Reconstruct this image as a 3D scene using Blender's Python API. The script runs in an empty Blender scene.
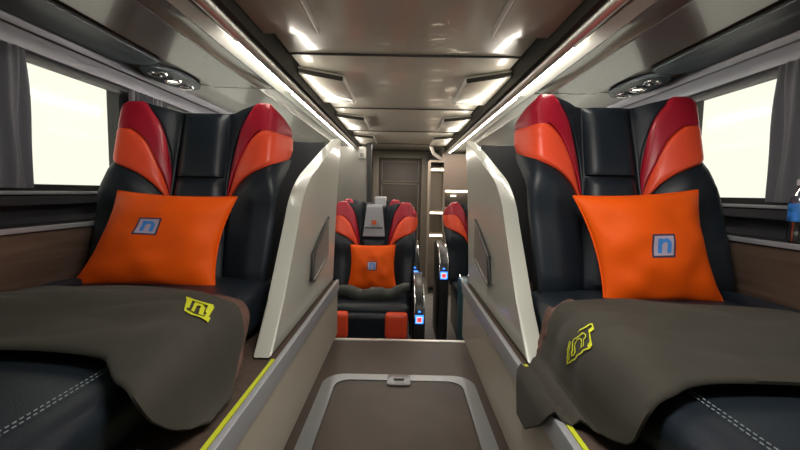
import bpy, bmesh, math, random
from math import sin, cos, pi, radians, sqrt, exp
from mathutils import Vector, Matrix, noise
random.seed(4)
S = bpy.context.scene
COL = S.collection

# ---------------------------------------------------------------- camera, world, exposure
cam = bpy.data.cameras.new('camera'); cam.lens = 18; cam.sensor_width = 36; cam.clip_start = .02
co = bpy.data.objects.new('camera', cam); COL.objects.link(co); S.camera = co
co.matrix_world = (Matrix.Translation((0, 0, .75)) @ Matrix.Rotation(radians(.25), 4, 'Z')
                   @ Matrix.Rotation(pi/2 + radians(-4.64), 4, 'X') @ Matrix.Rotation(radians(1.1), 4, 'Z'))
S.view_settings.view_transform = 'Standard'; S.view_settings.look = 'None'
S.view_settings.gamma = 1; S.view_settings.use_curve_mapping = False
S.view_settings.exposure = 0
w = bpy.data.worlds.new('world'); S.world = w; w.use_nodes = True
w.node_tree.nodes['Background'].inputs[0].default_value = (1, .965, .84, 1)
w.node_tree.nodes['Background'].inputs[1].default_value = 1.1

def area(name, loc, rot, sx, sy, power, col):
    l = bpy.data.lights.new(name, 'AREA'); l.shape = 'RECTANGLE'; l.size = sx; l.size_y = sy
    l.energy = power; l.color = col
    o = bpy.data.objects.new(name, l); COL.objects.link(o); o.location = loc; o.rotation_euler = rot
    return o
# ceiling lamps of the coach, ahead of and behind the lens, and the coves beside the ceiling
area('ceiling_lamp_front', (.18, .62, 1.275), (radians(14), 0, 0), .6, .25, 13, (1, .94, .86))
area('ceiling_lamp_middle', (0, 2.9, 1.25), (0, 0, 0), .4, .4, 1.0, (1, .9, .78))
area('ceiling_lamp_rear', (.0, 4.3, 1.25), (0, 0, 0), .6, .5, 13, (1, .86, .72))
for s in (-1, 1):
    area('rack_cove_lamp', (s*.450, 3.0, 1.215), (0, s*radians(106), 0), .03, 2.7, 3.2, (1, .93, .80))

# ---------------------------------------------------------------- materials
def mat(name, col, rough=.5, metal=0, spec=.5, coat=0, noise_amt=0, noise_scale=8, bump=0, bump_scale=200, emit=None, emit_s=0, sheen=0):
    m = bpy.data.materials.new(name); m.use_nodes = True
    nt = m.node_tree; b = nt.nodes['Principled BSDF']
    b.inputs['Base Color'].default_value = (*col, 1); b.inputs['Roughness'].default_value = rough
    b.inputs['Metallic'].default_value = metal; b.inputs['Specular IOR Level'].default_value = spec
    b.inputs['Coat Weight'].default_value = coat; b.inputs['Sheen Weight'].default_value = sheen
    tc = nt.nodes.new('ShaderNodeTexCoord')
    if noise_amt:
        n = nt.nodes.new('ShaderNodeTexNoise'); n.inputs['Scale'].default_value = noise_scale; n.inputs['Detail'].default_value = 4
        nt.links.new(tc.outputs['Object'], n.inputs['Vector'])
        r = nt.nodes.new('ShaderNodeValToRGB'); r.color_ramp.elements[0].position = .3; r.color_ramp.elements[1].position = .7
        r.color_ramp.elements[0].color = (*[c*(1-noise_amt) for c in col], 1)
        r.color_ramp.elements[1].color = (*[min(1, c*(1+noise_amt)) for c in col], 1)
        nt.links.new(n.outputs['Fac'], r.inputs['Fac']); nt.links.new(r.outputs['Color'], b.inputs['Base Color'])
    if bump:
        n2 = nt.nodes.new('ShaderNodeTexNoise'); n2.inputs['Scale'].default_value = bump_scale; n2.inputs['Detail'].default_value = 3
        nt.links.new(tc.outputs['Object'], n2.inputs['Vector'])
        bp = nt.nodes.new('ShaderNodeBump'); bp.inputs['Strength'].default_value = bump; bp.inputs['Distance'].default_value = .002
        nt.links.new(n2.outputs['Fac'], bp.inputs['Height']); nt.links.new(bp.outputs['Normal'], b.inputs['Normal'])
    if emit:
        b.inputs['Emission Color'].default_value = (*emit, 1); b.inputs['Emission Strength'].default_value = emit_s
    return m
def wood(name, c1, c2, rough=.45, scale=3, axis=(1, 12, 12)):
    m = mat(name, c1, rough); nt = m.node_tree; b = nt.nodes['Principled BSDF']
    tc = nt.nodes.new('ShaderNodeTexCoord'); mp = nt.nodes.new('ShaderNodeMapping'); mp.inputs['Scale'].default_value = axis
    n = nt.nodes.new('ShaderNodeTexNoise'); n.inputs['Scale'].default_value = scale; n.inputs['Detail'].default_value = 6; n.inputs['Distortion'].default_value = .6
    r = nt.nodes.new('ShaderNodeValToRGB'); r.color_ramp.elements[0].position = .35; r.color_ramp.elements[1].position = .68
    r.color_ramp.elements[0].color = (*c1, 1); r.color_ramp.elements[1].color = (*c2, 1)
    nt.links.new(tc.outputs['Object'], mp.inputs[0]); nt.links.new(mp.outputs[0], n.inputs['Vector'])
    nt.links.new(n.outputs['Fac'], r.inputs['Fac']); nt.links.new(r.outputs['Color'], b.inputs['Base Color'])
    return m
BLACK = mat('black_leather', (.012, .018, .026), .42, spec=.38, bump=.25, bump_scale=260, noise_amt=.15)
SHELL = mat('seat_shell', (.012, .013, .016), .55)
RED = mat('crimson_leather', (.42, .010, .030), .36, bump=.2, bump_scale=260)
ORL = mat('orange_leather', (.95, .095, .035), .38, bump=.2, bump_scale=260)
PILL = mat('orange_satin', (1.0, .115, .0015), .62, spec=.25, sheen=.0, noise_amt=.06, noise_scale=5, bump=.15, bump_scale=60)
BLAN = mat('olive_fleece', (.048, .045, .036), .8, spec=.2, sheen=.06, bump=.12, bump_scale=500, noise_amt=.12)
HEM = mat('brown_hem', (.12, .06, .045), .8, noise_amt=.2, noise_scale=30)
YEL = mat('yellow_print', (.62, .66, .02), .6)
YSTRIP = mat('yellow_strip', (.60, .66, .03), .5)
BLUE = mat('blue_thread', (.05, .26, .75), .5)
LILAC = mat('pale_thread', (.50, .42, .55), .5)
NAVY = mat('navy_thread', (.05, .035, .09), .5)
STITCH = mat('pale_stitching', (.22, .27, .30), .6)
PART = mat('partition_plastic', (.53, .54, .48), .33, noise_amt=.04, noise_scale=3, coat=.2)
PLIN = mat('plinth_laminate', (.46, .425, .35), .4, noise_amt=.05, noise_scale=3)
TRIMM = mat('grey_trim', (.42, .44, .47), .35, metal=.3)
METAL = mat('brushed_metal', (.80, .79, .76), .42, metal=1)
HATCHM = mat('hatch_metal', (.30, .32, .34), .38, metal=.8)
CHROME = mat('chrome', (.8, .8, .82), .12, metal=1)
DARK = mat('dark_plastic', (.018, .018, .018), .4)
DBROWN = mat('dark_bronze', (.022, .020, .016), .5)
CEIL = mat('glossy_ceiling', (.60, .56, .48), .27, coat=.25, noise_amt=.05, noise_scale=2, bump=.35, bump_scale=5)
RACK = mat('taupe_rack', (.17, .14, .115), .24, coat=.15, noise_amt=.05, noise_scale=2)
RACKL = mat('pale_lit_rack', (.70, .69, .64), .35, coat=.2)  # pale panel, base colour raised to carry the LED light
VAL = mat('dark_valance', (.020, .018, .013), .6, spec=.2)
PSU = mat('blue_grey_panel', (.075, .095, .11), .45, noise_amt=.12, noise_scale=3)
CORN = mat('lilac_grey_cornice', (.19, .19, .23), .4)
WALL = mat('wall_vinyl', (.030, .030, .036), .5, noise_amt=.08)
FLOORM = wood('brown_floor_vinyl', (.040, .027, .021), (.064, .045, .036), .5, 2.5, (2, 1, 1))
FLOORG = mat('grey_floor_vinyl', (.20, .19, .18), .45, noise_amt=.12, noise_scale=14)
PLATM = mat('brown_platform_carpet', (.075, .050, .038), .75, noise_amt=.2, noise_scale=60)
LEDGE = wood('brown_ledge_wood', (.085, .055, .040), (.15, .105, .078), .42, 2.2, (5, 1, 14))
CURT = mat('grey_curtain', (.22, .22, .25), .8, sheen=.3, bump=.3, bump_scale=150)
CLOTH = mat('white_cloth', (.62, .62, .68), .8)
CREAM = mat('cream_laminate', (.34, .29, .24), .35, noise_amt=.06, noise_scale=3)
DOORM = mat('brown_door', (.050, .042, .034), .45)
DOORF = mat('door_frame_tan', (.16, .14, .11), .4)
BULK = mat('bulkhead_grey', (.23, .22, .20), .5, noise_amt=.05)
LED = mat('led_white', (1, 1, 1), .5, emit=(1, .95, .84), emit_s=45)
GLOW = mat('panel_glow', (1, 1, 1), .5, emit=(1, .95, .86), emit_s=2.2)  # emission for the lit look of the rack panel, not a separate lamp
LEDW = mat('led_warm', (1, 1, 1), .5, emit=(1, .83, .62), emit_s=5)
LEDB = mat('led_blue', (.05, .1, .4), .5, emit=(.03, .22, 1), emit_s=2.6)
LEDR = mat('led_red', (.4, .02, .02), .5, emit=(1, .06, .08), emit_s=1.2)
def glass(name, tint, amt):
    m = bpy.data.materials.new(name); m.use_nodes = True; nt = m.node_tree; nt.nodes.clear()
    o = nt.nodes.new('ShaderNodeOutputMaterial'); x = nt.nodes.new('ShaderNodeMixShader')
    t = nt.nodes.new('ShaderNodeBsdfTransparent'); t.inputs[0].default_value = (*tint, 1)
    g = nt.nodes.new('ShaderNodeBsdfGlossy'); g.inputs['Roughness'].default_value = .12
    x.inputs[0].default_value = amt
    nt.links.new(t.outputs[0], x.inputs[1]); nt.links.new(g.outputs[0], x.inputs[2]); nt.links.new(x.outputs[0], o.inputs[0])
    return m
GLASS = glass('window_glass', (.98, .99, .97), .012)
PET = glass('clear_bottle_plastic', (.72, .78, .86), .28)

# ---------------------------------------------------------------- mesh helpers
def obj(name, bm, m, parent=None, smooth=True, origin=None, recalc=True, angle=35):
    if recalc: bmesh.ops.recalc_face_normals(bm, faces=bm.faces[:])
    if parent is not None:
        off = Vector(parent['_w']) if '_w' in parent else parent.location.copy()
    else:
        if origin is None:
            xs = [v.co for v in bm.verts]
            origin = ((min(v.x for v in xs)+max(v.x for v in xs))/2, (min(v.y for v in xs)+max(v.y for v in xs))/2, min(v.z for v in xs))
        off = Vector(origin)
    me = bpy.data.meshes.new(name)
    bmesh.ops.translate(bm, verts=bm.verts[:], vec=-off)
    bm.to_mesh(me); bm.free()
    for mm in (m if isinstance(m, (list, tuple)) else [m]): me.materials.append(mm)
    if smooth:
        me.shade_smooth() if hasattr(me, 'shade_smooth') else None
        try: me.set_sharp_from_angle(angle=radians(angle))
        except Exception: pass
    o = bpy.data.objects.new(name, me); COL.objects.link(o)
    if parent is not None:
        o.parent = parent; WPOS[o.name] = off
        if parent.parent is not None or parent.type == 'MESH': pass
    else:
        o.location = off
    return o
WPOS = {}
def sub(name, bm, m, part, **k):
    """a child of a part: the part itself sits at its thing's origin"""
    top = part.parent if part.parent else part
    o = obj(name, bm, m, top, **k); o.parent = part
    return o
def thing(name, label, cat, loc, group=None):
    o = bpy.data.objects.new(name, None); o.empty_display_size = .05; COL.objects.link(o); o.location = loc
    return tag(o, label, cat, group)
def tag(o, label, cat, group=None, kind=None):
    o['label'] = label; o['category'] = cat
    if group: o['group'] = group
    if kind: o['kind'] = kind
    return o
def struct(name, bm, m, **k):
    o = obj(name, bm, m, **k); o['kind'] = 'structure'; return o
def box(bm, x0, x1, y0, y1, z0, z1, bev=0, mi=0):
    g = bmesh.ops.create_cube(bm, size=1)['verts']
    for v in g: v.co = Vector((x0+(v.co.x+.5)*(x1-x0), y0+(v.co.y+.5)*(y1-y0), z0+(v.co.z+.5)*(z1-z0)))
    fs = list({f for v in g for f in v.link_faces})
    for f in fs: f.material_index = mi
    if bev:
        es = list({e for v in g for e in v.link_edges})
        bmesh.ops.bevel(bm, geom=es, offset=bev, segments=3, profile=.6, affect='EDGES')
    return bm
def B(*a, **k): return box(bmesh.new(), *a, **k)
def sx(s, a, b): return (min(s*a, s*b), max(s*a, s*b))
def prism(bm, pts, y0, y1, bev=0):
    """(x, z) polygon run along y"""
    a = [bm.verts.new((x, y0, z)) for x, z in pts]; b = [bm.verts.new((x, y1, z)) for x, z in pts]
    n = len(pts); bm.faces.new(a); bm.faces.new(b[::-1])
    for i in range(n): bm.faces.new((a[i], b[i], b[(i+1) % n], a[(i+1) % n]))
    return bm
def prismx(bm, pts, x0, x1, bev=0, seg=3):
    """(y, z) polygon run along x"""
    a = [bm.verts.new((x0, y, z)) for y, z in pts]; b = [bm.verts.new((x1, y, z)) for y, z in pts]
    n = len(pts); fs = [bm.faces.new(a), bm.faces.new(b[::-1])]
    for i in range(n): fs.append(bm.faces.new((a[i], b[i], b[(i+1) % n], a[(i+1) % n])))
    if bev:
        es = list({e for f in fs[:2] for e in f.edges})
        bmesh.ops.bevel(bm, geom=es, offset=bev, segments=seg, profile=.5, affect='EDGES')
    return bm
def prismz(bm, pts, z0, z1, bev=0):
    a = [bm.verts.new((x, y, z0)) for x, y in pts]; b = [bm.verts.new((x, y, z1)) for x, y in pts]
    n = len(pts); fs = [bm.faces.new(a), bm.faces.new(b[::-1])]
    for i in range(n): bm.faces.new((a[i], b[i], b[(i+1) % n], a[(i+1) % n]))
    if bev:
        es = list({e for f in fs for e in f.edges})
        bmesh.ops.bevel(bm, geom=es, offset=bev, segments=2, profile=.5, affect='EDGES')
    return bm
def tube(bm, pts, r, n=10, closed=False):
    pts = [Vector(p) for p in pts]; rings = []
    N = len(pts); prev = None
    for i, p in enumerate(pts):
        a = pts[(i-1) % N] if (closed or i) else p; b = pts[(i+1) % N] if (closed or i < N-1) else p
        t = (b-a).normalized()
        if prev is None:
            u = t.orthogonal().normalized()
        else:
            u = (prev - t*prev.dot(t)).normalized()
        prev = u; v = t.cross(u)
        rr = r[i] if isinstance(r, (list, tuple)) else r
        rings.append([bm.verts.new(p+(u*cos(2*pi*k/n)+v*sin(2*pi*k/n))*rr) for k in range(n)])
    M = N if closed else N-1
    for i in range(M):
        A, C = rings[i], rings[(i+1) % N]
        for k in range(n): bm.faces.new((A[k], A[(k+1) % n], C[(k+1) % n], C[k]))
    if not closed: bm.faces.new(rings[0][::-1]); bm.faces.new(rings[-1])
    return bm
def lathe(bm, prof, c, n=20):
    rings = []
    for r, z in prof:
        rings.append([bm.verts.new((c[0]+r*cos(2*pi*k/n), c[1]+r*sin(2*pi*k/n), c[2]+z)) for k in range(n)])
    for A, C in zip(rings, rings[1:]):
        for k in range(n): bm.faces.new((A[k], A[(k+1) % n], C[(k+1) % n], C[k]))
    bm.faces.new(rings[0][::-1]); bm.faces.new(rings[-1])
    return bm
def smooth_line(P, n):
    """Catmull-Rom through P, n+1 samples"""
    P = [Vector(p) for p in P]; Q = [P[0]*2-P[1]]+P+[P[-1]*2-P[-2]]
    d = [0]
    for a, b in zip(P, P[1:]): d.append(d[-1]+(b-a).length)
    out = []
    for k in range(n+1):
        L = d[-1]*k/n; i = 0
        while i < len(P)-2 and L > d[i+1]: i += 1
        t = (L-d[i])/max(1e-9, d[i+1]-d[i]); p0, p1, p2, p3 = Q[i:i+4]
        out.append(.5*((2*p1)+(p2-p0)*t+(2*p0-5*p1+4*p2-p3)*t*t+(3*p1-p0-3*p2+p3)*t**3))
    return out
def ss(a, b, x):
    t = max(0, min(1, (x-a)/(b-a))); return t*t*(3-2*t)
def grid_faces(bm, G):
    for r0, r1 in zip(G, G[1:]):
        for i in range(len(r0)-1):
            try: bm.faces.new((r0[i], r0[i+1], r1[i+1], r1[i]))
            except ValueError: pass
def patch(bm, test, mapf, n=36, m=36, mi=0):
    """faces of a small flat print or embroidery where test(u, v) holds, laid on a surface by mapf"""
    V = {}
    def g(i, j):
        if (i, j) not in V: V[i, j] = bm.verts.new(mapf(i/n, j/m))
        return V[i, j]
    for i in range(n):
        for j in range(m):
            if test((i+.5)/n, (j+.5)/m):
                f = bm.faces.new((g(i, j), g(i+1, j), g(i+1, j+1), g(i, j+1))); f.material_index = mi
    return bm
def n_shape(u, v):
    """lower-case n, u to the right and v up"""
    if .26 < u < .42 and .2 < v < .8: return True
    if .64 < u < .80 and .2 < v < .62: return True
    x, y = (u-.56)/.24, (v-.58)/.22
    return v > .55 and .3 < u < .8 and x*x+y*y < 1 and not (((u-.54)/.11)**2+((v-.56)/.09)**2 < 1)
def frame_shape(u, v, a=.02, b=.10):
    return a < u < 1-a and a < v < 1-a and not (b < u < 1-b and b < v < 1-b)

# ---------------------------------------------------------------- room shell
YB, YF = 5.25, -1.0
struct('floor', prismz(bmesh.new(), [(-.34, YF), (.34, YF), (.34, 1.985), (-.34, 1.985)], -.36, 0), FLOORM, smooth=False)
bm = B(-.34, .34, 1.965, 1.99, 0, .004); struct('trim_1', bm, METAL)
struct('floor', B(-1.2, 1.2, 1.99, YB, -.41, -.35), FLOORG, smooth=False)
for s, nm in ((-1, 'left'), (1, 'right')):
    struct('floor_platform_'+nm, B(*sx(s, .34, 1.2), YF, 2.06, -.349, .285), [PLATM], smooth=False)
    # pale laminate cladding of the plinth along the aisle, its grey edge trim and the yellow strip
    o = struct('baseboard_'+nm, B(*sx(s, .330, .3395), YF, 2.06, .002, .235), PLIN, smooth=False)
    bm = B(*sx(s, .322, .338), YF, 2.06, .235, .291, bev=.004); struct('trim_'+('2' if s < 0 else '3'), bm, TRIMM)
    tag(obj('anti_slip_strip', B(*sx(s, .3395, .3495), YF, 1.06, .2855, .2895), YSTRIP), 'yellow anti-slip strip on the %s-hand platform edge' % nm, 'floor strip')
# side walls with their window openings (near pane, far panes)
WIN = [(-.75, .15), (.30, 1.71), (2.02, 3.15), (3.30, 4.4)]
for s, nm in ((-1, 'left'), (1, 'right')):
    bm = bmesh.new(); X = sx(s, 1.2, 1.25)
    box(bm, *X, YF, YB, -.41, .735); box(bm, *sx(s, 1.15, 1.2), YF, 2.0, .69, .716); box(bm, *X, YF, YB, 1.165, 1.42)
    ys = [YF]+[q for w_ in WIN for q in w_]+[YB]
    for a, b in zip(ys[::2], ys[1::2]): box(bm, *X, a, b, .735, 1.165)
    struct('wall_'+nm, bm, WALL, smooth=False)
    for i, (a, b) in enumerate(WIN):
        bm = bmesh.new()
        for q in ((a, b, .735, .755), (a, b, 1.15, 1.165), (a, a+.014, .755, 1.15), (b-.014, b, .755, 1.15)):
            box(bm, *sx(s, 1.19, 1.235), *q)
        n_ = i+1 if s < 0 else i+5
        f = struct('window_%d' % n_, bm, DARK, smooth=False)
        g = obj('pane', B(*sx(s, 1.215, 1.219), a+.014, b-.014, .755, 1.15), GLASS, f, smooth=False)
    # sill moulding under the windows
    bm = B(*sx(s, 1.172, 1.20), YF, 2.0, .721, .733, bev=.004); struct('trim_'+('4' if s < 0 else '5'), bm, TRIMM)
    # roller blind cassette above the window
    bm = B(*sx(s, 1.181, 1.1895), .0, 1.70, 1.135, 1.165, bev=.003)
    tag(obj('blind_cassette', bm, DARK), 'black roller blind cassette along the top of the near %s window' % nm, 'window blind')
struct('wall_back', B(-1.2, 1.2, YB, YB+.06, -.41, 1.42), BULK, smooth=False)
struct('wall_front', B(-1.2, 1.2, YF-.06, YF, -.41, 1.42), BULK, smooth=False)

# ceiling: glossy panels with dark joints and raised side pads
struct('ceiling', B(-.52, .52, YF, YB, 1.303, 1.36), CEIL, smooth=False)
seams = [YF, -.37, .63, 1.63, 2.64, 3.6, 4.5, YB]
for i, (a, b) in enumerate(zip(seams, seams[1:])):
    if i < 2: continue
    c = tag(obj('ceiling_panel', B(-.455, .455, a+.006, b-.006, 1.29, 1.303, bev=.003), CEIL),
            ['', '', 'glossy taupe ceiling panel nearest the viewer, at the top edge of the photo',
             'glossy taupe ceiling panel between the first and second dark cross joints', 'glossy taupe ceiling panel between second and third dark cross joints',
             'glossy taupe ceiling panel between third and fourth dark cross joints', 'glossy taupe ceiling panel nearest the back door'][min(6, i)], 'ceiling panel', None)
    obj('joint_strip', B(-.455, .455, b-.012, b+.0, 1.284, 1.2905, bev=.002), DBROWN, c)
    if b-a > .85:
        for s in (-1, 1):
            y0, y1 = a+.15, min(a+.72, b-.05)
            bm = prismz(bmesh.new(), [(s*.465, y0), (s*.287, y0+.12), (s*.287, y1), (s*.465, y1)], 1.258, 1.2895, bev=.004)
            p = obj('side_pad', bm, CEIL, c)
            bm = tube(bmesh.new(), [(s*.462, y0-.002, 1.268), (s*.290, y0+.114, 1.268)], .0105, 8)
            sub('shaded_edge', bm, DBROWN, p)  # pad's front edge painted dark, its shadow put into the colour
            sub('lit_edge', B(*sx(s, .281, .287), y0+.125, y1, 1.259, 1.288, bev=.002), METAL, p)  # inner side face painted bright for the light it catches

# luggage rack on each side
for s, nm in ((-1, 'left'), (1, 'right')):
    t = thing('luggage_rack', 'long taupe overhead luggage rack with bright metal rail on the %s' % nm, 'luggage rack', (s*.8, 2, 1.17))
    prof = [(.470, 1.302), (.480, 1.238), (.500, 1.222), (.530, 1.228), (.560, 1.243), (.625, 1.243), (.632, 1.248), (.70, 1.250), (.715, 1.244), (.735, 1.250),
            (.94, 1.252), (.945, 1.262), (1.16, 1.262), (1.20, 1.262), (1.20, 1.42), (.470, 1.42)]
    obj('rack_underside', prism(bmesh.new(), [(s*x, z) for x, z in prof], YF, 2.02), RACK, t)
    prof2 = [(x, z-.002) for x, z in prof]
    obj('rack_underside', prism(bmesh.new(), [(s*x, z) for x, z in prof2], 2.026, YB), RACKL, t)  # far part painted paler: the LED light on it is in the colour
    obj('dark_valance', prism(bmesh.new(), [(s*.462, 1.289), (s*.470, 1.225), (s*.484, 1.222), (s*.478, 1.303), (s*.462, 1.303)], YF, 4.6), VAL, t)
    obj('metal_rail', tube(bmesh.new(), [(s*.506, YF, 1.219), (s*.506, 4.6, 1.219)], .019, 16), METAL, t)
    obj('pale_fascia', prism(bmesh.new(), [(s*.566, 1.2415), (s*.622, 1.2415), (s*.622, 1.236), (s*.566, 1.236)], YF, 2.02), RACKL, t)
    obj('led_strip', B(*sx(s, .5265, .5295), 1.30, 4.6, 1.2065, 1.2225), LED, t)
    obj('panel_glow', B(*sx(s, .534, .562), 2.03, 4.6, 1.224, 1.2285, bev=.001), GLOW, t)  # added glowing sheet standing in for the brightly lit panel beside the rail
    # lift-up hatch with rounded end beside the window
    def rounded(x0, x1, y0, y1, r):
        P = [(x0, y0), (x1, y0)]
        for k in range(7): a = k/6*pi/2; P.append((x1-r+r*cos(a), y1-r+r*sin(a)))
        for k in range(7): a = pi/2+k/6*pi/2; P.append((x0+r+r*cos(a), y1-r+r*sin(a)))
        return P
    h = obj('service_panel', prismz(bmesh.new(), [(s*x, y) for x, y in rounded(.975, 1.145, .05, 1.66, .06)], 1.246, 1.258, bev=.002), PSU, t)
    sub('dark_gasket', prismz(bmesh.new(), [(s*x, y) for x, y in rounded(.967, 1.153, .04, 1.668, .064)], 1.252, 1.2635), DARK, h)
    obj('cornice', prism(bmesh.new(), [(s*1.155, 1.262), (s*1.160, 1.225), (s*1.175, 1.205), (s*1.178, 1.172), (s*1.20, 1.166), (s*1.20, 1.262)], YF, YB), CORN, t)
    obj('seam_bead', tube(bmesh.new(), [(s*1.158, YF, 1.222), (s*1.158, 4.8, 1.222)], .003, 6), DARK, t)
    # reading light and vent console
    def oval(cx, cy, rx, ry, n=28): return [(cx+rx*cos(2*pi*k/n), cy+ry*sin(2*pi*k/n)) for k in range(n)]
    c = thing('reading_light_console', 'oval console with vents and reading lamps under the %s rack' % nm, 'reading light', (s*1.06, 1.87, 1.25))
    obj('console_plate', prismz(bmesh.new(), oval(s*1.06, 1.87, .085, .19), 1.243, 1.2615, bev=.003), PSU, c)
    for dy in (-.11, .0, .11):
        r_ = tube(bmesh.new(), [(s*1.06+.030*cos(a*pi/9), 1.87+dy+.030*sin(a*pi/9), 1.239) for a in range(18)], .007, 8, True)
        q = obj('vent_ring' if dy else 'lamp_ring', r_, CHROME, c)
        sub('vent_core' if dy else 'lens', lathe(bmesh.new(), [(.0225, 0), (.018, -.006)], (s*1.06, 1.87+dy, 1.2435), 16), DARK if dy else LEDW, q)

# ---------------------------------------------------------------- floor hatch
t = thing('floor_hatch', 'brown aisle floor hatch with rounded grey metal frame and latch', 'floor hatch', (0, 1.0, 0))
def rrect(x0, x1, y0, y1, r):
    P = []
    for cx, cy, a0 in ((x1-r, y1-r, 0), (x0+r, y1-r, 90), (x0+r, y0+r, 180), (x1-r, y0+r, 270)):
        for k in range(8): a = radians(a0+90*k/7); P.append((cx+r*cos(a), cy+r*sin(a)))
    return P
O, I = rrect(-.298, .298, .2, 1.585, .085), rrect(-.248, .248, .25, 1.535, .06)
bm = bmesh.new(); n = len(O)
R_ = [[bm.verts.new((x, y, z)) for x, y in P] for P, z in ((O, .001), (O, .006), (I, .006), (I, .001))]
for a in range(4):
    A, C = R_[a], R_[(a+1) % 4]
    for k in range(n): bm.faces.new((A[k], A[(k+1) % n], C[(k+1) % n], C[k]))
obj('frame', bm, HATCHM, t)
obj('hatch_lid', prismz(bmesh.new(), rrect(-.243, .243, .255, 1.530, .055), .0008, .0035), FLOORM, t)
p = obj('latch_plate', prismz(bmesh.new(), rrect(-.046, .046, 1.490, 1.578, .012), .0065, .010, bev=.001), HATCHM, t)
sub('latch_slot', prismz(bmesh.new(), rrect(-.022, .022, 1.524, 1.544, .006), .0101, .0115), DARK, p)
sub('latch_lip', prismz(bmesh.new(), rrect(-.018, .018, 1.532, 1.548, .006), .0116, .015, bev=.001), HATCHM, p)

# ---------------------------------------------------------------- seats
def D(u, z, k=1):
    a = abs(u); zz = max(-.05, z)
    y = .26*zz
    y -= .055*ss(.08, .27, a)*ss(.22, .45, zz)
    y -= .035*ss(.12, .24, a)*(1-ss(.30, .45, zz))
    a0 = .27+.07*(1-ss(.2, .45, zz)); y += min(.09, .11*((a-a0)/.055)**1.7) if a > a0 else 0
    y += .02*exp(-((a-.10)/.03)**2)
    return y
def panel(bm, A, Bc, n=22, m=14, h=.014, r=.035, org=(0, 0, 0), mir=1, lift=0):
    """a padded upholstery piece between two boundary curves given in (u, z)"""
    A = smooth_line([(*p, 0) for p in A], n); Bc = smooth_line([(*p, 0) for p in Bc], n)
    L = sum((a-b).length for a, b in zip(A, A[1:])); G = []
    def P(i, s_, e):
        q = A[i].lerp(Bc[i], s_); w_ = (A[i]-Bc[i]).length
        d = min(s_*w_, (1-s_)*w_, i/n*L, (1-i/n)*L); d = max(0, min(1, d/r)); d = sqrt(1-(1-d)**2)
        return bm.verts.new((org[0]+mir*q.x*KU, org[1]+D(q.x, q.y)-lift-h*d+e, org[2]+q.y))
    fr = [[P(i, j/m, .001) for j in range(m+1)] for i in range(n+1)]
    grid_faces(bm, fr)
    ring = [fr[0][j] for j in range(m+1)]+[fr[i][m] for i in range(1, n+1)]+[fr[n][j] for j in range(m-1, -1, -1)]+[fr[i][0] for i in range(n-1, 0, -1)]
    bk = [bm.verts.new(v.co+Vector((0, .02, 0))) for v in ring]; N = len(ring)
    for i in range(N):
        try: bm.faces.new((ring[i], ring[(i+1) % N], bk[(i+1) % N], bk[i]))
        except ValueError: pass
    bmesh.ops.remove_doubles(bm, verts=bm.verts[:], dist=1e-5)
    return bm
DR_in = [(.215, .645), (.188, .625), (.150, .560), (.128, .475), (.110, .385), (.103, .295)]
DR_out = [(.265, .640), (.300, .575), (.318, .530), (.240, .548), (.188, .500), (.147, .415), (.108, .295)]
KU = 1; FL = .35
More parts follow.
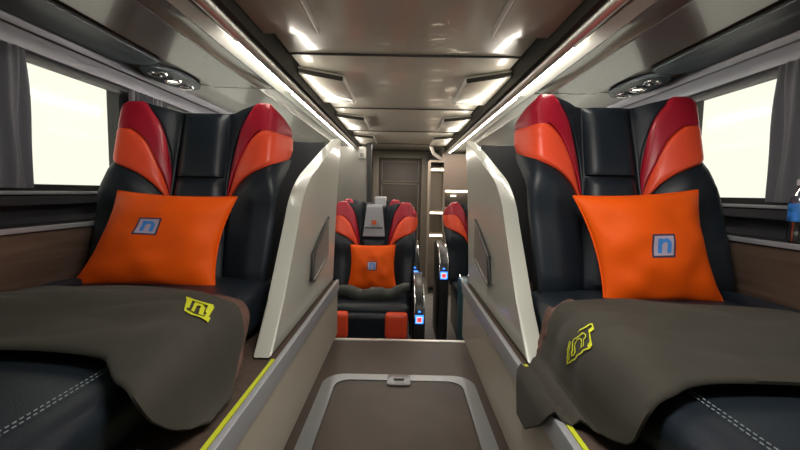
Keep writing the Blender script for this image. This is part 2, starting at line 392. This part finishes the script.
def seat_back(t, org, narrow=0, outer=0):
    """backrest shell and upholstery panels; org is the crease between seat and back"""
    # shell
    bm = bmesh.new(); n, m = 26, 30
    def wid(q, sgn):
        base = .285 if (sgn == narrow or narrow == 2) else FL
        return base+(.302-base)*ss(.1, .55, q) + .014*ss(.6, .82, q) - .055*ss(.86, 1.0, q)
    def top(s_): return .612+.022*ss(.25, .75, abs(s_))-.03*ss(.88, 1, abs(s_))
    rings = []
    for back in (0, 1):
        rows = []
        for i in range(n+1):
            q = i/n; row = []
            for j in range(m+1):
                s_ = -1+2*j/m; u = s_*wid(q, 1 if s_ > 0 else -1); z = -.03+q*(top(s_)+.03)
                if back: u *= .93; z = z-.02*q
                y = (D(u, z)+.006) if not back else (.26*z+.085-.03*q-.02*s_*s_+ (0.02 if abs(s_) > .95 else 0))
                if back: y = max(y, D(u, z)+.02)
                row.append(bm.verts.new((org[0]+u*KU, org[1]+y, org[2]+z)))
            rows.append(row)
        grid_faces(bm, rows); rings.append(rows)
    F_, K_ = rings
    def edge(R): return R[0]+[R[i][m] for i in range(1, n+1)]+R[n][m-1::-1]+[R[i][0] for i in range(n-1, 0, -1)]
    a, b = edge(F_), edge(K_)
    for i in range(len(a)): bm.faces.new((a[i], a[(i+1) % len(a)], b[(i+1) % len(a)], b[i]))
    sh = obj('backrest_shell', bm, SHELL, t)
    # head and lumbar cushions in the centre
    b1 = panel(bmesh.new(), [(-.085, .610), (-.088, .40), (-.086, .372)], [(.085, .610), (.088, .40), (.086, .372)], h=.016, r=.03, org=org)
    obj('head_cushion', b1, BLACK, t)
    b1 = panel(bmesh.new(), [(-.088, .366), (-.098, .26), (-.112, .0)], [(.088, .366), (.098, .26), (.112, .0)], h=.016, r=.03, org=org)
    obj('lumbar_cushion', b1, BLACK, t)
    for s in (-1, 1):
        b1 = panel(bmesh.new(), [(.090, .612), (.093, .44), (.100, .24), (.114, .0)], [(.207, .640), (.146, .553), (.106, .38), (.1165, .0)], h=.008, r=.02, org=org, mir=s)
        obj('side_strip', b1, BLACK, t)
        b1 = panel(bmesh.new(), DR_in, [(.262, .640), (.298, .600), (.320, .552), (.318, .530), (.284, .540), (.240, .545), (.188, .500), (.147, .415), (.118, .345), (.106, .295)], h=.010, r=.02, org=org, mir=s, n=34)
        obj('crimson_wing', b1, RED, t)
        b1 = panel(bmesh.new(), [(.324, .528), (.286, .545), (.240, .544), (.186, .496), (.145, .410), (.107, .292)],
                   [(.326, .480), (.312, .440), (.272, .415), (.206, .385), (.155, .345), (.112, .288)], h=.012, r=.025, org=org, mir=s, n=30)
        obj('orange_wing', b1, ORL, t)
        wu = .285 if (s == narrow or narrow == 2) else FL
        b1 = panel(bmesh.new(), [(.322, .445), (.268, .408), (.204, .378), (.154, .339), (.118, .292)],
                   [(wu, .0), (wu*.8, .0), (wu*.6, .0), (.16, .0), (.120, .0)], h=.014, r=.04, org=org, mir=s)
        obj('side_bolster', b1, BLACK, t)
    return sh
def cushion(x0, x1, y0, y1, z0, z1, bev, crown=.0, n=14):
    """a soft block, its top crowned"""
    bm = B(x0, x1, y0, y1, z0, z1); bmesh.ops.subdivide_edges(bm, edges=bm.edges[:], cuts=n, use_grid_fill=True)
    cx, cy, cz = (x0+x1)/2, (y0+y1)/2, (z0+z1)/2; hx, hy, hz = (x1-x0)/2, (y1-y0)/2, (z1-z0)/2
    for v in bm.verts:
        p = v.co-Vector((cx, cy, cz)); q = Vector((max(-hx+bev, min(hx-bev, p.x)), max(-hy+bev, min(hy-bev, p.y)), max(-hz+bev, min(hz-bev, p.z))))
        d = p-q
        if d.length > 1e-6: d = d.normalized()*bev
        p = q+d
        if p.z > 0: p.z += crown*(1-(p.x/hx)**2)*(1-(p.y/hy)**2)
        v.co = p+Vector((cx, cy, cz))
    return bm
def stitches(bm, p, q, step=.011, ln=.0065, r=.0011):
    p, q = Vector(p), Vector(q); L = (q-p).length; d = (q-p)/L
    for k in range(int(L/step)):
        a = p+d*k*step; tube(bm, [a, a+d*ln], r, 5)
    return bm

def bed_seat(s, nm):
    global KU, FL
    y0 = 1.36 if s < 0 else 1.27; KU = .985 if s < 0 else .965; FL = .335 if s < 0 else .372
    cx = s*(.742 if s < 0 else .71); org = (cx, y0, .420 if s < 0 else .448)
    t = thing('reclining_seat', 'black leather bed seat with crimson and orange head wings, %s of the aisle' % nm, 'seat', (cx, y0, .285))
    seat_back(t, org, narrow=-s)
    KU = 1
    obj('seat_cushion', cushion(cx-.30, cx+.30, (.90), y0+.03, .306, .448, .035, .004), BLACK, t)
    lr = obj('leg_rest', cushion(cx-.28, cx+.28, .02, .895, .305, .402, .035, .010, 20), BLACK, t)
    for sg in (-1, 1):
        bm = bmesh.new()
        for dx in (.190, .200): stitches(bm, (cx+sg*dx, .06, .4095), (cx+sg*dx, .86, .4095))
        o = sub('stitching', bm, STITCH, lr)
    obj('seat_base', B(cx-.25, cx+.25, .10, 1.32, .286, .305, bev=.006), DARK, t)
    # narrow black arm cushions between back and partition
    obj('armrest', cushion(*sx(s, .985, 1.035), .80, 1.24, .30, .470, .02, 0, 6), BLACK, t)
    b = tube(bmesh.new(), [(s*.424, .62, .318), (s*.424, .36, .318)], .006, 8); obj('metal_runner', b, METAL, t)
    return t
bed_seat(-1, 'left'); bed_seat(1, 'right')

# ---------------------------------------------------------------- window-side ledges
for s, nm in ((-1, 'left'), (1, 'right')):
    t = thing('side_ledge', 'brown wood-grain ledge with pale edge under the %s window' % nm, 'ledge', (s*1.125, 1, .286))
    obj('ledge_face', B(*sx(s, 1.087, 1.199), -.6, 2.03, .286, .612, bev=.003), LEDGE, t)
    obj('ledge_top', B(*sx(s, 1.083, 1.199), -.6, 2.03, .6125, .628, bev=.005), WALL, t)
    obj('edge_trim', B(*sx(s, 1.077, 1.086), -.6, 2.03, .614, .630, bev=.003), TRIMM, t)

# ---------------------------------------------------------------- partitions between seat and aisle
for s, nm in ((-1, 'left'), (1, 'right')):
    t = thing('seat_partition', 'pale grey moulded partition with sloping top on the %s of the aisle' % nm, 'partition', (s*.38, 1.5, .287))
    pr = [(1.06, .292), (2.055, .292), (2.13, .65), (2.30, 1.045), (2.02, .962)]
    crn = [Vector((1.60, .822)), Vector((1.43, .765)), Vector((1.37, .655))]      # rounded shoulder
    for k in range(9):
        a = k/8; p = crn[0]*(1-a)**2+crn[1]*2*a*(1-a)+crn[2]*a*a; pr.append((p.x, p.y))
    pr.append((1.19, .42))
    obj('panel', prismx(bmesh.new(), pr, *sx(s, .352, .402), bev=.007), PART, t, angle=40)
    hp = [(1.92, .600), (1.50, .487), (1.45, .385), (1.56, .362), (1.93, .445)]
    if s > 0: hp = [(1.86, .600), (1.52, .487), (1.47, .385), (1.56, .362), (1.87, .445)]
    h = obj('grab_handle', tube(bmesh.new(), [(s*(.350 if i in (0, 3, 4) else .338), y, z) for i, (y, z) in enumerate([(1.90, .625), (1.53, .508), (1.50, .410), (1.58, .390), (1.85, .442)])], .0075, 10), DARK, t)
    rc = prismx(bmesh.new(), [(1.90, .62), (1.545, .505), (1.515, .408), (1.58, .388), (1.90, .448)], *sx(s, .3475, .3530), bev=.0)
    obj('shaded_recess', rc, BULK, t)  # darker grey puts the different light inside the recess into colour
    # dark transverse screen behind the seat
    obj('rear_screen', B(*sx(s, .402, 1.199), 2.065, 2.10, .29, 1.0, bev=.006), WALL, t)

# ---------------------------------------------------------------- pillows
def pillow(label, C4, th, logo_uv, lean):
    tl, tr, br, bl = [Vector(c) for c in C4]
    cen = (tl+tr+br+bl)/4
    nrm = (tr-tl).cross(bl-tl).normalized()
    if nrm.y > 0: nrm = -nrm
    t = thing('throw_pillow', label, 'pillow', (cen.x, cen.y, min(bl.z, br.z)), 'orange pillows')
    n = 36
    def P(u, v, side, off=0):
        # u right, v down
        p = tl*(1-u)*(1-v)+tr*u*(1-v)+br*u*v+bl*(1-u)*v
        a, b = 2*u-1, 2*v-1
        pinch = .10
        ix = -a*pinch*(1-b*b)*abs(a)*.6; iy = -b*pinch*(1-a*a)*abs(b)*.3
        p = p+(tr-tl)*ix+(bl-tl)*iy
        f = (max(0, 1-a*a)**.55)*(max(0, 1-b*b)**.55)
        wr = noise.noise(Vector((u*5, v*5, cen.x*3)))*.012*f + .006*sin(18*u+3*sin(5*v))*exp(-((b-.9)/.35)**2)*f+.004*sin(16*v)*exp(-((abs(a)-.9)/.3)**2)*f
        return p+nrm*(side*th*f+(wr if side > 0 else 0)+off)
    bm = bmesh.new()
    def e(k): x = k/n; return .5-.5*cos(pi*x)*.6-.5*(1-2*x)*.4
    fr = [[bm.verts.new(P(e(j), e(i), 1)) for j in range(n+1)] for i in range(n+1)]
    bk = [[fr[i][j] if i in (0, n) or j in (0, n) else bm.verts.new(P(e(j), e(i), -.85)) for j in range(n+1)] for i in range(n+1)]
    grid_faces(bm, fr); grid_faces(bm, [r[::-1] for r in bk])
    body = obj('pillow_cover', bm, PILL, t, angle=80)
    bm = bmesh.new(); edge = [P(e(j), 0, 0) for j in range(n+1)]+[P(1, e(i), 0) for i in range(1, n+1)]+[P(e(j), 1, 0) for j in range(n-1, -1, -1)]+[P(0, e(i), 0) for i in range(n-1, 0, -1)]
    tube(bm, edge, .0028, 6, True); sub('seam_piping', bm, PILL, body)
    u0, u1, v0, v1, sh = logo_uv
    def mp(off):
        return lambda a, b: P(u0+(u1-u0)*a+sh*(b-.5), v1+(v0-v1)*b, 1, off)
    bm = patch(bmesh.new(), lambda a, b: frame_shape(a, b, .0, .085), mp(.0012), mi=0)
    patch(bm, lambda a, b: frame_shape(a, b, .085, .19), mp(.0012), mi=1)
    patch(bm, lambda a, b: .19 < a < .81 and .19 < b < .81 and not n_shape(a, b), mp(.0012), mi=2)
    patch(bm, lambda a, b: n_shape(a, b), mp(.0016), mi=3)
    lg = obj('embroidered_emblem', bm, [NAVY, LILAC, LILAC, BLUE], t, recalc=False, smooth=False)
    lg['label'] = 'blue letter n embroidered in a framed square'
    return t
pillow('orange satin pillow with blue emblem on the left bed seat', [(-.942, 1.325, .737), (-.547, 1.325, .725), (-.580, 1.225, .436), (-1.03, 1.225, .438)], .062, (.36, .54, .31, .49, .0), 0)
pillow('orange satin pillow with blue emblem on the right bed seat', [(.533, 1.255, .750), (.919, 1.255, .775), (.957, 1.165, .440), (.604, 1.165, .428)], .062, (.42, .60, .41, .61, .04), 0)

# ---------------------------------------------------------------- blankets
BP = {}
def blanket(s, label, nb, fb, wrk, seed, logo, hang):
    """nb / fb: near and far edge (y at arc length fraction b), b from the window side over the seat and down to the platform"""
    cx = s*.70
    path = [(1.005, .435), (.99, .450), (.93, .458), (.80, .456), (.66, .456), (.52, .455), (.455, .452), (.425, .44), (.4045, .405), (.398, .36), (.390, .325), (.378, .302)]+([(.362, .293)] if s < 0 else [(.350, .296), (.335, .300), (.322, .288), (.318, .25), (.318, .185)])
    path = smooth_line([(x, z, 0) for x, z in path], 60)
    nbs = smooth_line([(*p, 0) for p in nb], 60); fbs = smooth_line([(*p, 0) for p in fb], 60)
    def val(arr, b):
        for p, q in zip(arr, arr[1:]):
            if q.x >= b: return p.y+(q.y-p.y)*(b-p.x)/max(1e-9, q.x-p.x)
        return arr[-1].y
    def P(a, b, off=0):
        k = min(59.999, max(0, b*60)); i = int(k); p = path[i].lerp(path[i+1], k-i)
        tn = (path[i+1]-path[i]).normalized(); nr = Vector((-tn.y, tn.x, 0)); 
        if nr.y < 0 and b < .6: nr = -nr
        if b >= .6 and nr.x > 0: nr = -nr
        y0, y1 = val(nbs, b), val(fbs, b); y = y0+(y1-y0)*a
        top = 1-ss(.62, .80, b)
        f = wrk*(.5+.5*top)*(max(0, sin(pi*min(1, max(0, a))))**.6)
        f *= 1-.85*ss(.74, .86, b)
        wv = f*(.55+.45*sin(17*(y+.35*p.x)+5*noise.noise(Vector((p.x*3, y*2, seed))))*ss(0, .3, b))+f*.9*abs(noise.noise(Vector((p.x*3.2+seed, y*9, 2))))
        droop = .034*(1-ss(0, .62, a))*(1-ss(.70, .86, b))               # the near edge sinks on to the leg rest
        lift = .013*ss(0, .05, a)
        x = p.x+nr.x*(wv+off+lift*0); z = p.y+nr.y*(wv+off)-droop+.004
        # the hang swings forward and is cut diagonally
        return Vector((s*x, y, z))
    n, m = 44, 80
    def sheet(bm, off, th, a0=0, a1=1, b0=0, b1=1, mi=0):
        T = [[bm.verts.new(P(a0+(a1-a0)*i/n, b0+(b1-b0)*j/m, off+th)) for j in range(m+1)] for i in range(n+1)]
        U = [[bm.verts.new(P(a0+(a1-a0)*i/n, b0+(b1-b0)*j/m, off)) for j in range(m+1)] for i in range(n+1)]
        grid_faces(bm, T); grid_faces(bm, U)
        def edge(R): return R[0]+[R[i][m] for i in range(1, n+1)]+R[n][m-1::-1]+[R[i][0] for i in range(n-1, 0, -1)]
        A, C = edge(T), edge(U)
        for i in range(len(A)):
            f = bm.faces.new((A[i], A[(i+1) % len(A)], C[(i+1) % len(A)], C[i])); f.material_index = mi
        return bm
    t = thing('folded_blanket', label, 'blanket', (cx, .85, .43), 'olive blankets')
    obj('blanket_cover', sheet(bmesh.new(), .007, .006), BLAN, t, angle=70)
    # folded under-layers that show as a brown stack at the hem
    for o_, e_ in ((.001, 1.07), (-.004, 1.15)):
        l = obj('folded_layer', sheet(bmesh.new(), o_, .0045, .80, e_, .66, .95 if s < 0 else .80), HEM, t, angle=70)
    l['label'] = 'brown folded under-layer of the blanket'
    tube_pts = [P(1.0+.012*sin(9*k/24), .60+(.385 if s < 0 else .22)*k/24, .009) for k in range(25)]
    obj('hem_roll', tube(bmesh.new(), tube_pts, [.006+.003*sin(k) for k in range(25)], 8), HEM, t)
    q00, q10, q11, q01, style = logo; BP[s] = P
    def mp(u, v, off=.0165):
        a = (q00[0]*(1-u)+q10[0]*u)*(1-v)+(q01[0]*(1-u)+q11[0]*u)*v
        b = (q00[1]*(1-u)+q10[1]*u)*(1-v)+(q01[1]*(1-u)+q11[1]*u)*v
        return P(a, b, off)
    if style == 'full':
        def tst(u, v):
            if frame_shape(u, v, .0, .10): return True
            if u < .20 and .1 < v < .9: return v > .25
            x = (u-.12)/.86
            return n_shape(x, v) or (v > .86) or (u > .86) or v < .12
    else:
        def tst(u, v):
            x, y = u, v
            e = .045
            inn = n_shape(x, y)
            out = any(not n_shape(x+dx, y+dy) for dx, dy in ((e, 0), (-e, 0), (0, e), (0, -e)))
            return (inn and out) or (frame_shape(u, v, .0, .06) and not (u < .5 and v > .94)) or (.10 < u < .15 and .1 < v < .85)
    obj('printed_emblem', patch(bmesh.new(), tst, mp, 48, 48), YEL, t, recalc=False, smooth=False)['label'] = 'yellow letter n printed in a square'
    return t
# logo corners in (a, b): lower-left, lower-right, upper-right, upper-left as read from the aisle
blanket(-1, 'olive-grey fleece blanket with filled yellow emblem draped over the left leg rest',
        [(0, .72), (.35, .745), (.60, .715), (.70, .64), (.82, .585), (.92, .64), (1, .73)],
        [(0, 1.06), (.4, 1.075), (.6, 1.055), (.72, 1.01), (.82, .995), (.92, .93), (1, .83)], .024, 1.7,
        ((.60, .692), (.608, .775), (.808, .746), (.75, .650), 'full'), 0)
blanket(1, 'olive-grey fleece blanket with outlined yellow emblem draped over the right leg rest',
        [(0, .61), (.30, .66), (.52, .665), (.64, .625), (.75, .64), (.84, .76), (.92, .82), (1, .92)],
        [(0, .98), (.4, 1.055), (.6, 1.055), (.72, 1.04), (.82, 1.05), (.90, 1.01), (1, .99)], .021, 5.2,
        ((.550, .733), (.383, .667), (.517, .642), (.575, .6875), 'outline'), 0)

# ---------------------------------------------------------------- curtains
def curtain(s, y0, y1, x, z0, z1, label, waves, tie=False):
    bm = bmesh.new(); n, m = 70, 14; G = []
    for i in range(m+1):
        q = i/m; row = []
        for j in range(n+1):
            r = j/n; y = y0+(y1-y0)*r; amp = .014*(1-.3*q)
            xx = x-amp*sin(2*pi*waves*r+.5*sin(4*q))-.006*sin(2*pi*waves*2.3*r)
            row.append(bm.verts.new((s*xx, y+.004*sin(7*q+9*r), z0+(z1-z0)*q)))
        G.append(row)
    grid_faces(bm, G)
    g = bmesh.ops.solidify(bm, geom=bm.faces[:], thickness=.003)
    return tag(obj('window_curtain', bm, CURT, angle=80), label, 'curtain', None)
for s, nm in ((-1, 'left'), (1, 'right')):
    curtain(s, .90, 1.255 if s < 0 else 1.285, 1.158, .742, 1.163, 'grey pleated curtain at the outer photo edge of the %s window' % nm, 5)
    curtain(s, 1.72, 2.0, 1.162, .742, 1.163, 'grey gathered curtain behind the head of the %s bed seat' % nm, 6)

# ---------------------------------------------------------------- water bottle on the right ledge
bx_, by_ = 1.115, 1.125
t = thing('water_bottle', 'clear plastic water bottle with blue label on the right ledge', 'bottle', (bx_, by_, .628))
obj('bottle_body', lathe(bmesh.new(), [(.020, .0), (.0255, .004), (.026, .03), (.024, .045), (.026, .06), (.026, .115), (.022, .135), (.012, .152), (.0105, .162)], (bx_, by_, .6285), 24), PET, t)
obj('bottle_label', lathe(bmesh.new(), [(.0268, .062), (.0270, .064), (.0270, .110), (.0266, .112)], (bx_, by_, .6285), 24), mat('label_blue', (.03, .20, .62), .4, noise_amt=.6, noise_scale=40), t)
obj('bottle_cap', lathe(bmesh.new(), [(.013, .0), (.0135, .003), (.0135, .014), (.012, .016)], (bx_, by_, .7915), 20), mat('cap_white', (.6, .63, .7), .4), t)

# ---------------------------------------------------------------- rear seats on the lower floor
def control_arm(x, y0, y1, zt, zf, label, col=DARK, pad=True):
    """curved armrest with an illuminated control pad on its front"""
    t = thing('armrest_console', label, 'armrest', (x, y0+.1, zf))
    hw = .036
    pts = [(y0+.03, zf), (y1, zf), (y1, zt-.02), (y1-.05, zt), (y0+.22, zt-.01), (y0+.08, zt-.05), (y0+.01, zt-.13), (y0, zt-.22), (y0, zf+.12)]
    body = obj('console_body', prismx(bmesh.new(), pts, x-hw, x+hw, bev=.012), col, t)
    for sg in (-1, 1):
        obj('chrome_edge', tube(bmesh.new(), [(x+sg*hw*.8, p[0]-.006, p[1]+.006) for p in pts[3:8]], .005, 8), CHROME, t)
    if not pad:
        obj('indicator_lamp', B(x-.012, x+.004, y0-.006, y0+.003, zt-.43, zt-.41, bev=.002), LEDB, t)
        obj('silver_lever', tube(bmesh.new(), [(x-.03, y0-.01, zt-.16), (x-.01, y0-.02, zt-.05), (x, y0+.03, zt-.02)], .008, 8), CHROME, t)
        return t
    zc = zt-.20
    p = obj('control_pad', B(x-.025, x+.025, y0-.008, y0+.004, zc-.026, zc+.026, bev=.003), LEDB, t)
    p['label'] = 'blue glowing control pad'
    q = sub('pad_bezel', B(x-.018, x+.018, y0-.0105, y0-.007, zc-.019, zc+.019, bev=.002), mat('pad_pale', (.5, .5, .6), .4, emit=(.8, .75, 1), emit_s=.9), p)
    q = sub('red_button', B(x-.013, x+.013, y0-.0135, y0-.010, zc-.013, zc+.013, bev=.002), LEDR, p)
    obj('indicator_lamp', B(x-.007, x+.007, y0-.006, y0+.003, zc+.044, zc+.053, bev=.002), LEDB, t)
    return t
def rear_seat(cx, y, label, cloth=True):
    org = (cx, y, .035); t = thing('rear_seat', label, 'seat', (cx, y, -.35))
    seat_back(t, org, 2)
    obj('seat_cushion', cushion(cx-.27, cx+.27, y-.42, y+.02, -.07, .045, .04, .005), BLACK, t)
    obj('leg_rest', cushion(cx-.255, cx+.255, y-.46, y-.36, -.235, .0, .03, 0), BLACK, t)
    for s in (-1, 1):
        obj('red_bolster', cushion(*sorted((cx+s*.112, cx+s*.252)), y-.475, y-.38, -.150, .008, .02, 0, 8), ORL, t)
    obj('seat_base', B(cx-.245, cx+.245, y-.40, y+.14, -.349, -.07, bev=.01), DARK, t)
    return t
RX, RY = -.205, 2.86
rear_seat(RX, RY, 'red and black seat facing forward at the end of the aisle')
# headrest cloth with orange mark
def cloth(cx, y, zb):
    t = thing('headrest_cover', 'white headrest cover with orange mark on the end-of-aisle seat', 'headrest cover', (cx, y+.1, zb+.42))
    bm = bmesh.new(); G = []
    for i in range(27):
        q = i/26; row = []
        for j in range(11):
            r = -1+j/5
            if q < .85:
                z = .39+q/.85*(.205); u = r*(.082-.022*q/.85); yy = D(u, z)-.032
                row.append(bm.verts.new((cx+u, y+yy, zb+z)))
            else:
                k = (q-.85)/.15; u = r*.058
                row.append(bm.verts.new((cx+u, y+D(0, .595)-.032+.10*k, zb+.595+.028*sin(pi*k)**.7 if k < 1 else zb+.575)))
        G.append(row)
    grid_faces(bm, G); bmesh.ops.solidify(bm, geom=bm.faces[:], thickness=.003)
    obj('cover_cloth', bm, CLOTH, t)
    yy = y+D(0, .46)-.0355
    obj('orange_mark', B(cx-.017, cx+.017, yy-.003, yy-.001, zb+.475, zb+.507), mat('mark_orange', (.75, .14, .04), .6), t)
    bm = bmesh.new()
    for k in range(9):
        x0 = cx-.065+k*.0148; box(bm, x0, x0+(.010 if k % 3 else .012), yy-.005, yy-.003, zb+.446, zb+.458)
    obj('dark_lettering', bm, DARK, t)['label'] = 'row of small dark letters'
cloth(RX, RY, .035)
pillow('orange pillow with small blue emblem on the end-of-aisle seat', [(RX-.155, RY-.045, .375), (RX+.165, RY-.045, .380), (RX+.180, RY-.115, .065), (RX-.170, RY-.115, .062)], .055, (.40, .60, .37, .57, 0), 0)
t = tag(obj('rolled_blanket', tube(bmesh.new(), [(RX+.26*a, RY-.27+.05*a*a, .098-.045*(1-a*a)+.02+.01*sin(9*a)) for a in [k/10-1 for k in range(21)]], [.045-.018*abs(k/10-1)**2+.003*sin(3*k) for k in range(21)], 14), mat('dark_green_fleece', (.045, .05, .042), .55, sheen=.3, noise_amt=.5, noise_scale=14)),
        'dark rolled blanket curved below the pillow on the end-of-aisle seat', 'blanket')
control_arm(RX+.325, 2.42, 2.95, .17, -.349, 'black curved armrest with red and blue control pad right of end-of-aisle seat')
control_arm(RX-.325, 2.42, 2.95, .17, -.349, 'black curved armrest mostly hidden left of the end-of-aisle seat')
control_arm(.105, 2.98, 3.4, .34, -.349, 'farther black armrest with small control pad behind the end-of-aisle seat')
rear_seat(.68, 3.25, 'red and black seat half hidden behind the right partition')
control_arm(.305, 2.80, 3.25, .37, -.349, 'tall black armrest with glowing pad on the right rear seat')
TEAL = mat('teal_plastic', (.05, .12, .15), .3)
control_arm(.425, 2.38, 2.70, .20, -.349, 'teal-sided armrest with silver handle close to the right partition', TEAL, pad=False)
# second row behind the end-of-aisle seat
rear_seat(-.30, 3.85, 'red and black seat directly behind the end-of-aisle seat')
t = tag(obj('headrest_cover', B(-.27, -.16, 3.935, 4.06, .60, .705, bev=.012), CLOTH), 'white headrest cover just visible on the farthest seat', 'headrest cover')

# ---------------------------------------------------------------- rear end
d = struct('door_1', B(-.30, .235, 5.20, 5.235, -.349, 1.18, bev=.004), DOORM)
for z0, z1 in ((.885, 1.15), (.35, .865), (-.25, .33)):
    bm = bmesh.new()
    for q in ((-.275, .21, z0, z0+.014), (-.275, .21, z1-.014, z1), (-.275, -.261, z0, z1), (.196, .21, z0, z1)):
        box(bm, q[0], q[1], 5.19, 5.20, q[2], q[3], bev=.002)
    p = obj('panel_moulding', bm, DOORF, d)
p = obj('door_handle', tube(bmesh.new(), [(.17, 5.198, .42), (.17, 5.17, .42), (.17, 5.17, .56), (.17, 5.198, .56)], .008, 8), CHROME, d)
bm = bmesh.new()
for q in ((-.385, -.305, -.349, 1.28), (.24, .33, -.349, 1.28), (-.305, .24, 1.185, 1.28)): box(bm, q[0], q[1], 5.17, 5.249, q[2], q[3], bev=.004)
struct('trim_6', bm, DOORF)
struct('wall_bulkhead', B(-1.199, -.385, 4.2, 4.25, -.349, 1.216), BULK, smooth=False)
tag(obj('door_post', B(-.375, -.325, 4.20, 4.24, -.349, 1.283, bev=.004), DARK), 'dark upright post left of the back door', 'post')
t = thing('wall_box', 'small white box at the top of the grey bulkhead', 'box', (-.42, 4.18, 1.09))
obj('box_body', B(-.462, -.390, 4.165, 4.199, 1.095, 1.212, bev=.005), mat('white_plastic', (.5, .5, .48), .4), t)
obj('box_vent', B(-.445, -.407, 4.1615, 4.166, 1.11, 1.15, bev=.001), BULK, t)
# cream galley units on the right with light strips
t = thing('shelf_cabinet', 'tall cream cabinet with lit shelves right of the back door', 'cabinet', (.37, 4.4, -.349))
bm = bmesh.new()
box(bm, .285, .30, 4.3, 4.6, -.349, 1.08); box(bm, .44, .455, 4.3, 4.6, -.349, 1.08); box(bm, .30, .44, 4.55, 4.6, -.349, 1.08); box(bm, .285, .455, 4.3, 4.6, 1.08, 1.10)
obj('cabinet_body', bm, CREAM, t, smooth=False)
for z in (.995, .535, .29):
    sh = obj('shelf', B(.301, .439, 4.31, 4.55, z+.012, z+.03, bev=.002), CREAM, t)
    sub('shelf_light', B(.303, .437, 4.302, 4.318, z-.006, z+.011, bev=.002), LEDW, sh)
for z0, z1 in ((.57, .97), (-.3, .26)):
    obj('back_panel', B(.301, .439, 4.44, 4.45, z0, z1), CREAM, t, smooth=False)
t = thing('counter_cabinet', 'dark-topped cream counter with light strip behind the right rear seats', 'cabinet', (.56, 4.2, -.349))
obj('cabinet_body', B(.46, .72, 4.25, 4.75, -.349, .60, bev=.004), CREAM, t)
obj('display_recess', B(.46, .72, 4.36, 4.75, .602, .76, bev=.004), DOORM, t)
l = obj('light_strip', B(.465, .715, 4.30, 4.36, .765, .785, bev=.002), LEDW, t)
obj('round_lamp', lathe(bmesh.new(), [(.03, .0), (.026, .012)], (.55, 4.33, .72), 16), LEDW, t)
struct('wall_galley', B(.46, 1.199, 4.76, 4.80, -.349, 1.216), mat('pink_beige_wall', (.40, .31, .26), .3, coat=.2), smooth=False)
tag(obj('ceiling_bracket', tube(bmesh.new(), [(.30, 4.4, 1.26), (.33, 4.4, 1.18), (.42, 4.4, 1.12)], .02, 10), BULK), 'grey curved bracket under the ceiling right of the back door', 'bracket')
